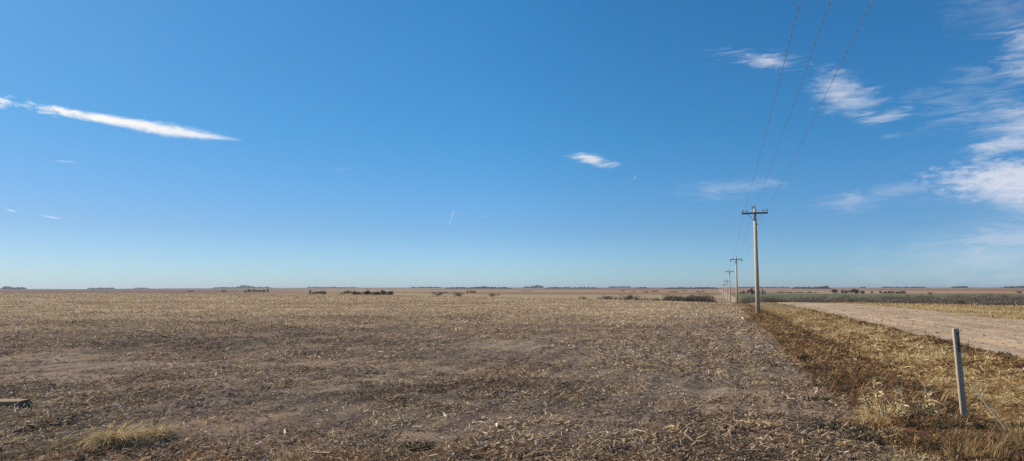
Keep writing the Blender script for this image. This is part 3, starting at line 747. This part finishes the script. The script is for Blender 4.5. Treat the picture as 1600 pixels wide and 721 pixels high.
# ------------------------------------------------------------------ utility poles
def pole_parts(root, H, arm_w=1.66, kind=0, detail=True):
    """tapered shaft, crossarm with two braces, pins and pole-top pin"""
    MB().tube([(0, 0, -.3), (0, 0, H * .5), (0, 0, H)], [.155, .128, .10], 14).build('shaft', m_pole, root, True)
    za = H - .34
    MB().box((0, -.14, za), (arm_w, .095, .12), bevel=.008).build('crossarm', m_arm, root)
    for s in (-1, 1):
        m = MB(); a = Vector((s * .52, -.20, za - .03)); c = Vector((s * .07, -.15, za - .52))
        m.tube([a, c], .018, 4).build('brace', m_iron, root)
    if kind == 0:
        pins = [-arm_w / 2 + .07, -arm_w / 2 + .33, arm_w / 2 - .30, arm_w / 2 - .07]
        for px_ in pins:
            p = MB().tube([(px_, -.14, za + .06), (px_, -.14, za + .17)], .011, 6).build('insulator_pin', m_iron, root)
            MB().tube([(px_, -.14, za + .13), (px_, -.14, za + .17), (px_, -.14, za + .20), (px_, -.14, za + .25)], [.045, .05, .032, .03], 10).build('insulator', m_glass, p, True)
        p = MB().tube([(-.14, -.05, H - .22), (-.16, -.05, H - .02), (-.16, -.05, H + .06)], .013, 6).build('top_bracket', m_iron, root)
        MB().tube([(-.16, -.05, H + .02), (-.16, -.05, H + .06), (-.16, -.05, H + .10), (-.16, -.05, H + .15)], [.045, .05, .032, .03], 10).build('insulator', m_glass, p, True)
        p = MB().tube([(0, 0, H - .01), (0, 0, H + .10)], .016, 6).build('top_pin', m_iron, root)
        MB().tube([(0, 0, H + .06), (0, 0, H + .11), (0, 0, H + .14), (0, 0, H + .19)], [.045, .05, .032, .03], 10).build('insulator', m_glass, p, True)
        MB().tube([(.11, -.05, H - 1.10), (.25, -.06, H - 1.10)], .016, 6).build('bolt', m_iron, root)
        MB().box((.10, -.10, H - 1.1), (.05, .05, .16)).build('hook_plate', m_iron, root)
    else:
        for s in (-1, 1):
            MB().tube([(s * (arm_w / 2 - .06), -.14, za - .05), (s * (arm_w / 2 - .06), -.14, za - .16), (s * (arm_w / 2 - .06), -.14, za - .42)], [.05, .075, .03], 8).build('insulator', m_glass, root, True)
        MB().tube([(0, 0, H - .01), (0, 0, H + .18)], .03, 6).build('top_pin', m_iron, root)
GP = 'utility poles running along the field edge'
P1 = at(1184.5, 490.5)
D1 = LD(*P1)[1]
ord_ = ['nearest and tallest wooden utility pole, standing in the reddish verge', 'second wooden utility pole from the camera, insulators hanging from its crossarm', 'third utility pole from the camera in the receding line', 'fourth utility pole from the camera, crossarm just above the far horizon', 'fifth utility pole from the camera, its crossarm touching the horizon']
tops = [326, 402, 422.5, 438, 443.8]; us = [1181.5, 1151.3, 1140.4, 1136, 1132.2]
SP = 63.0
tops3 = []
for i in range(5):
    if i == 0: x, y = P1
    else:
        dd = D1 + SP * i
        # where the line of sight at this bearing crosses this distance along the road
        v = ray(us[i], 449); k = dd / (v[0] * DX + v[1] * DY); x, y = v[0] * k, v[1] * k
    g = gz(x, y); v = ray(us[i], tops[i]); k = math.hypot(x, y) / math.hypot(v[0], v[1]); ztop = EYE + v[2] * k
    H = ztop - g
    root = empty('utility_pole', (x, y, g), -A)
    if i == 0: root.rotation_euler = (0, R(-.25), -A)
    tag(root, ord_[i], 'utility pole', GP)
    pole_parts(root, H, [1.72, 1.75, 2.0, 2.0, 2.0][i], 0 if i != 1 else 1)
    tops3.append((x, y, g + H)); print('pole', i, round(x, 1), round(y, 1), 'g', round(g, 2), 'H', round(H, 2))
# poles farther down in the valley, seen only as pale shafts below the horizon
pl = [(1129.6, 420, 457), (1126.4, 520, 456.5), (1122.8, 640, 458)]
for (u, r, yt), lb in zip(pl, ('sixth pole of the line, pale shaft low against the valley', 'seventh pole of the line, pale shaft low against the valley', 'leftmost and farthest pale pole of the receding line')):
    x, y = polar(u, r); g = gz(x, y); v = ray(u, yt); H = EYE + v[2] * r / math.hypot(v[0], v[1]) - g
    root = empty('utility_pole', (x, y, g), -A); tag(root, lb, 'utility pole', GP)
    H = max(H, 2.5)
    MB().tube([(0, 0, -.3), (0, 0, H)], [.22, .17], 8).build('shaft', m_pole, root)
    MB().box((0, -.14, H - .4), (2.0, .1, .12)).build('crossarm', m_arm, root)
    print('far pole', u, round(g, 2), round(H, 2))
# fence posts of the pasture beside that line
fp = None
for i, u in enumerate([1116.5, 1118.6, 1120.6, 1124.5, 1128.0, 1131.2, 1134.2, 1138.2]):
    r = 330 - i * 12; x, y = polar(u, r); g = gz(x, y)
    o = MB().tube([(0, 0, -.3), (0, 0, 4.6), (0, 0, 4.8)], [.10, .09, .05], 6).build('fence_post', m_pole) if fp is None else copy_thing(fp)
    fp = fp or o
    o.location = (x, y, g); o.scale = (1, 1, 1.0 - .04 * (i % 3))
    tag(o, 'tall thin pale post in the row beside the distant utility poles', 'post', 'row of thin pale posts below the horizon')

# ------------------------------------------------------------------ wires: twisted pairs, sagging between the poles
WF = {'left': ((1.7798, 4.8716), (1.0000, 5.1016), .554, -.73, 'left one of the three overhead wires'),
      'mid': ((2.3643, 5.1503), (1.5637, 5.5100), .5765, 0.0, 'middle one of the three overhead wires, tied at the pole tops'),
      'right': ((3.1524, 5.0438), (2.1465, 5.5510), .494, .73, 'right one of the three overhead wires')}
D46 = 46.0
for key, (e1, e0, sag, off, lb) in WF.items():
    path = []
    # attach point on the near pole
    px_, py_, pz_ = tops3[0]
    hz = .10 if key == 'mid' else -.10
    ax, ay = px_ + off * DY, py_ - off * DX
    La, Da = LD(ax, ay); Ha = pz_ + hz - EYE
    for t in np.linspace(1, 0, 420):
        w = 1 - ss(0, .5, t)                       # ease from the sighted wire to the real pin
        Lw = e1[0] + (e0[0] - e1[0]) * t + (La - e1[0]) * w; Hw = e1[1] + (e0[1] - e1[1]) * t - 4 * sag * t * (1 - t) + (Ha - e1[1]) * w
        Dw = D46 - 64 * t + (Da - D46) * w
        x, y = XY(Lw, Dw); path.append(Vector((x, y, Hw + EYE)))
    n_near = len(path)
    prev = Vector((ax, ay, pz_ + hz))
    for j in range(1, 5):
        qx, qy, qz = tops3[j]; o2 = off * 1.05
        h2 = .15 if key == 'mid' else (-.30 if j > 1 else -.75)
        nx = Vector((qx + o2 * DY, qy - o2 * DX, qz + h2))
        for s in range(1, 25):
            t = s / 24; p = prev.lerp(nx, t); p.z -= 4 * .6 * t * (1 - t); path.append(p)
        prev = nx
    mb = MB()
    for ph in (0, math.pi):
        pts = []; acc = 0
        for i, p in enumerate(path):
            if i: acc += (p - path[i - 1]).length
            if i >= n_near: off_r = 0.004
            else: off_r = .0038
            a_ = acc / .80 * 2 * math.pi + ph
            side = Vector((DY, -DX, 0)); pts.append(p + (side * math.cos(a_) + Vector((0, 0, 1)) * math.sin(a_)) * off_r)
        mb.tube(pts, [.0038] * len(pts), 5)
    o = mb.build('power_line', m_wire)
    tag(o, lb, 'wire', 'overhead wires of the pole line')

# ------------------------------------------------------------------ trees and bushes in the distance
def crown_mesh(name, w, h, z0, n, leaf, seed, mat, parent, shape='round', up=.2):
    """crown of leaf or twig clumps spread through the volume of several uneven lobes"""
    g = np.random.default_rng(seed)
    nl = 7
    lc = np.stack([g.normal(0, w * .24, nl), g.normal(0, w * .24, nl), z0 + h * g.uniform(.3, .72, nl)], 1)
    lr = g.uniform(.22, .36, nl)
    if shape == 'cone': lc[:, 2] = z0 + h * np.linspace(.15, .85, nl); lc[:, :2] *= .25; lr = np.linspace(.45, .16, nl)
    k = g.integers(0, nl, n); d = g.normal(0, 1, (n, 3)); d /= np.linalg.norm(d, axis=1)[:, None]; rr = g.random(n) ** .45
    p = lc[k] + d * rr[:, None] * np.stack([lr[k] * w, lr[k] * w, lr[k] * h * .85], 1)
    p[:, 2] = np.maximum(p[:, 2], .05)
    V, Q, T = ribbons(p[:, 0], p[:, 1], p[:, 2], g.uniform(0, 6.28, n), g.normal(up, .6, n), leaf * g.uniform(.5, 1.4, n), leaf * g.uniform(.25, .6, n), g.normal(0, .6, n), np.clip(g.normal(.45, .25, n), 0, 1), g.uniform(-1.5, 1.5, n), .5, 1)
    return np_mesh(name, V, Q, mat, parent, attrs={'tone': T})
def trunk_mesh(h, r, limbs, spread, seed, mat, parent):
    g = random.Random(seed); m = MB()
    m.tube([(0, 0, -.3), (.05 * h * g.uniform(-1, 1), 0, h * .45), (.08 * h * g.uniform(-1, 1), .03 * h, h * .85)], [r, r * .7, r * .25], 6)
    for i in range(limbs):
        a = g.uniform(0, 6.28); z = h * g.uniform(.18, .5); l = spread * g.uniform(.6, 1.1)
        m.tube([(0, 0, z), (math.cos(a) * l * .5, math.sin(a) * l * .5, z + l * .45), (math.cos(a) * l, math.sin(a) * l, z + l * g.uniform(.7, 1.1))], [r * .5, r * .33, r * .1], 5)
    return m.build('trunk', mat, parent)
protos = {}
def proto(kind, var):
    key = (kind, var)
    if key in protos: return copy_thing(protos[key])
    s = 100 + var * 7
    if kind == 'cedar':
        r = empty('cedar_tree', (0, 0, 0)); trunk_mesh(.7, .09, 3, .25, s, m_bark, r)
        crown_mesh('crown', 1.0, .98, 0.02, 420, .12, s, m_cedar, r, 'cone' if var % 2 else 'round')
    elif kind == 'bare':
        r = empty('bare_tree', (0, 0, 0)); trunk_mesh(.8, .035, 9, .42, s, m_bark, r)
        crown_mesh('crown', 1.25, .95, .02, 1300, .06, s + 1, m_twig, r, 'round', .9)
    elif kind == 'brush':
        r = empty('brush_shrub', (0, 0, 0)); trunk_mesh(.55, .025, 8, .4, s, m_bark, r)
        crown_mesh('crown', 1.25, .95, 0.02, 520, .09, s + 2, m_brush, r, 'round', .8)
    elif kind == 'pale':
        r = empty('pale_trunk_tree', (0, 0, 0)); trunk_mesh(.95, .055, 8, .5, s, m_pale, r)
        crown_mesh('crown', 1.0, .9, .2, 150, .06, s + 3, m_twig, r, 'round', .9)
    protos[key] = r; return r
trng = random.Random(5)
def put(kind, u, r, h, w, label, group, cat='tree'):
    o = proto(kind, trng.randrange(4)); x, y = polar(u, r); o.location = (x, y, gz(x, y) - .1)
    o.scale = (w, w, h); o.rotation_euler = (0, 0, trng.uniform(0, 6.28)); tag(o, label, cat, group); return o
def row(kind, u0, u1, r, h, label, group, n, jr=.03, jh=.25, wf=1.25, cat='tree', hf=None):
    for i in range(n):
        t = (i + .5) / n; u = u0 + (u1 - u0) * t + trng.uniform(-.5, .5) * (u1 - u0) / n * .8
        hh = h * trng.uniform(1 - jh, 1 + jh)
        if hf: hh *= hf(t)
        wdt = max(abs(u1 - u0) / n * r / F * wf, hh * .7)
        put(kind, u, r * (1 + trng.uniform(-jr, jr)), hh, wdt * trng.uniform(.85, 1.2), label, group, cat)
row('cedar', 568, 613, 640, 6.0, 'dark evergreen in the dense low row right of the gap, beyond the field', 'dense dark evergreens beyond the field centre left', 17, .015, .2, 1.6)
row('cedar', 553, 565, 640, 5.8, 'dark evergreen in the short row left of the gap, beyond the field', 'short dark evergreen row left of the gap', 4, .015, .2)
row('cedar', 483, 511, 850, 4.8, 'small dark evergreen in the loose row far beyond the left half of the field', 'loose small evergreens beyond the left field', 7, .02, .3)
row('brush', 532, 552, 800, 5.2, 'brown bush just left of the dark evergreen rows', 'brown bushes left of the evergreen rows', 5, .02, .4, cat='bush')
row('cedar', 383, 421, 1350, 5.6, 'dark evergreen in the thin far row beyond the left field', 'thin far evergreen row on the left', 9, .01, .3)
row('cedar', 345, 352, 1500, 4.0, 'dark bush just left of the thin far evergreen row', 'two far dark bushes on the left', 2, .01, .2)
row('cedar', 295, 303, 1500, 3.0, 'smallest far dark bush at the left beyond the field', 'smallest far bushes on the left', 2, .01, .2)
put('bare', 685, 640, 5.6, 7.5, 'round grey leafless tree beyond the field, leftmost of the three', 'three grey leafless trees beyond the field')
put('bare', 717, 640, 6.2, 8.5, 'grey leafless tree with dark bushes at its foot beyond the field', 'three grey leafless trees beyond the field')
put('bare', 768, 600, 5.0, 7.5, 'faint low grey leafless tree beyond the field, right of the other two', 'three grey leafless trees beyond the field')
row('cedar', 704, 727, 640, 1.9, 'low dark bush at the foot of the middle grey tree', 'low dark bushes under the grey tree', 5, .01, .3, cat='bush')
row('cedar', 729, 744, 1100, 4.2, 'dark evergreen in the small clump right of the middle grey tree', 'small evergreen clump right of the grey tree', 4, .01, .2)
row('brush', 674, 700, 1000, 3.2, 'thin brown bush behind the leftmost grey tree', 'thin brown bushes behind the grey tree', 5, .01, .3, cat='bush')
row('brush', 850, 1000, 330, 3.9, 'low brown shrub showing just over the field crest', 'low brown shrubs over the field crest', 22, .03, .35, 1.3, 'shrub', lambda t: .75 + .8 * t)
row('brush', 975, 1108, 300, 5.6, 'tall greyish shrub in the thicket left of the utility poles', 'tall shrub thicket left of the utility poles', 24, .04, .12, 2.4, 'shrub', lambda t: .72 + .52 * min(1, t * 1.25))
row('brush', 1103, 1112, 262, 5.6, 'dark dense shrub ending the thicket beside the utility poles', 'dark shrubs at the right end of the thicket', 3, .01, .05, 1.5, 'shrub')
row('bare', 1158, 1700, 330, 4.8, 'grey leafless tree in the front rank of the long thicket beyond the road', 'front rank of the grey thicket', 70, .05, .2, 2.2)
row('bare', 1160, 1700, 380, 5.4, 'grey leafless tree in the back rank of the long thicket beyond the road', 'back rank of the grey thicket', 60, .06, .22, 2.0, hf=lambda t: .82 + .3 * t)
row('brush', 1160, 1690, 300, 3.0, 'low brown brush along the foot of the long grey thicket', 'low brush at the foot of the grey thicket', 60, .03, .3, 2.2, 'shrub')
row('bare', 1380, 1470, 420, 5.6, 'taller grey leafless tree rising out of the thicket right of centre', 'taller trees rising out of the thicket', 5, .04, .2, .6)
row('bare', 1490, 1690, 410, 5.8, 'tall grey leafless tree behind the right end of the thicket', 'tall trees behind the right end of the thicket', 16, .05, .2, 1.4)
for u, h, lb in ((1262, 3.4, 'small pale trunked tree in the thicket, leftmost of the pale ones'), (1384, 3.8, 'pale trunked tree in the thicket, second from the left of the pale ones'), (1522, 4.2, 'pale leaning trunked tree in the thicket, third of the pale ones'), (1587, 3.8, 'pale trunked tree in the thicket at the right edge')):
    put('pale', u, 296, h + .4, h, lb, 'pale trunked trees in the thicket')
row('cedar', 1155, 1196, 980, 5.2, 'dark tree in the mixed grove just right of the utility poles', 'grove right of the utility poles', 11, .04, .3)
put('cedar', 1175, 960, 8.2, 6.5, 'tallest dark tree of the grove beside the nearest utility pole', 'tallest tree of the grove')
row('brush', 1200, 1275, 1150, 2.6, 'brown bush along the upper edge of the green field', 'brown bushes edging the green field', 12, .02, .5, cat='bush')
row('cedar', 1297, 1310, 1120, 6.0, 'rounded dark tree left of the pale gap above the green field', 'dark trees left of the pale gap', 2, .01, .1)
row('cedar', 1312, 1352, 1120, 5.4, 'rounded dark tree in the farm grove above the green field', 'farm grove above the green field', 8, .02, .25, 1.4)
put('cedar', 1338, 1120, 7.6, 9, 'largest rounded dark tree of the farm grove above the green field', 'largest tree of the farm grove')
put('cedar', 1362, 1120, 4.2, 5, 'lone dark bush right of the farm grove', 'lone dark bush above the green field')
row('cedar', 1375, 1416, 1150, 3.6, 'dark evergreen in the straight low row right of the lone bush', 'straight evergreen row above the green field', 11, .01, .2, 1.5)
row('brush', 1448, 1456, 1000, 3.6, 'small brown tree above the green field, right of the evergreen row', 'small trees above the green field', 2, .01, .3)
row('cedar', 1589, 1596, 1300, 3.4, 'dark bush on the reddish pasture at the right edge', 'dark bushes at the right edge', 2, .01, .1, cat='bush')
row('brush', 812, 830, 1500, 2.8, 'tiny bush dotting the reddish pasture right of the grey trees', 'tiny bushes on the reddish pasture', 3, .05, .4, cat='bush')
row('brush', 970, 1105, 1350, 3.0, 'scattered brown bush on the reddish pasture left of the poles', 'scattered bushes on the pasture left of the poles', 10, .12, .4, .5, 'bush')
put('cedar', 574, 2300, 6, 5, 'lone dark tree on the far slope above the evergreen rows', 'lone tree on the far slope')

# far shelterbelts, each a mass of trees
def belt(u0, u1, r, h, seed, label, bump=None):
    g = np.random.default_rng(seed); n = int(max(60, abs(u1 - u0) * 14))
    u = g.uniform(u0, u1, n); t = (u - u0) / (u1 - u0); aa = np.arctan((u - 800) / 1084.6)
    r_ = r * (1 + .006 * g.normal(0, 1, n)); x = r_ * np.sin(aa); y = r_ * np.cos(aa)
    hh = h * (.65 + .5 * noise(u / 2.2, u * 0, seed)) * np.clip(np.minimum(t, 1 - t) * 14, .35, 1)
    if bump: hh = hh * (1 + bump[2] * np.exp(-((u - bump[0]) / bump[1]) ** 2))
    z = base_z(x, y) + hh * g.random(n) ** .8 * .8
    w = r / F * 1.1
    V, Q, T = ribbons(x, y, z, g.uniform(0, 6.28, n), g.normal(0, .4, n), w * g.uniform(.6, 1.4, n), hh * g.uniform(.35, .7, n), g.normal(0, .3, n), np.clip(g.normal(.4, .2, n), 0, 1), g.uniform(.6, 2.2, n), .3, 1)
    tag(np_mesh('shelterbelt', V, Q, m_cedar, attrs={'tone': T}), label, kind='stuff')
belts = [(2, 42, 5200, 14, 'far blue tree belt at the left end of the horizon', (10, 5, .5)), (136, 180, 6500, 13, 'far flat tree belt on the left horizon', None),
 (210, 232, 7000, 10, 'short faint tree belt on the left horizon', None), (330, 425, 7000, 13, 'long hazy tree belt with a hump on the left horizon', (384, 10, 1.3)),
 (478, 560, 7200, 9, 'thin hazy trees on the horizon above the evergreen rows', (521, 2, .8)), (640, 690, 5200, 9, 'hazy belt on the horizon left of the grey trees', None),
 (695, 800, 3900, 9, 'dark tree belt along the horizon behind the grey trees', (757, 8, .9)), (818, 850, 6000, 15, 'dark humped tree belt on the horizon right of centre', (841, 6, 1.0)),
 (852, 935, 4200, 9, 'blue tree belt under the horizon right of the hump', None), (950, 986, 7000, 14, 'short straight dark belt on the horizon', None),
 (992, 1012, 4500, 8, 'small dark belt right of the short straight belt', None), (1038, 1122, 3600, 8, 'long dark straight belt on the horizon left of the poles', None),
 (1150, 1235, 6000, 9, 'faint broken belt on the horizon right of the poles', None), (1238, 1298, 3700, 9, 'dark belt on the horizon with a raised right end', (1288, 9, .6)),
 (1345, 1352, 6500, 11, 'tiny clump on the right horizon', None), (1376, 1450, 6000, 9, 'faint long belt on the right horizon', (1380, 3, .6)),
 (1486, 1513, 5600, 13, 'short dark belt on the right horizon', None), (1566, 1640, 5600, 13, 'dark belt on the horizon at the right edge', None)]
for i, (a_, b_2, r, h, lb, bmp) in enumerate(belts): belt(a_, b_2, r, h, 300 + i, lb, bmp)

# ------------------------------------------------------------------ air
hz = MB(); hz.box((0, 0, (-45 + 22) / 2), (36000, 36000, 67))
m_h = bpy.data.materials.new('haze'); m_h.use_nodes = True; th = m_h.node_tree
for n_ in list(th.nodes): th.nodes.remove(n_)
pv = th.nodes.new('ShaderNodeVolumePrincipled'); pv.inputs['Density'].default_value = 6e-5
pv.inputs['Color'].default_value = (.72, .82, .95, 1); pv.inputs['Anisotropy'].default_value = .2
ou = th.nodes.new('ShaderNodeOutputMaterial'); th.links.new(pv.outputs[0], ou.inputs['Volume'])
tag(hz.build('haze', m_h), kind='stuff')
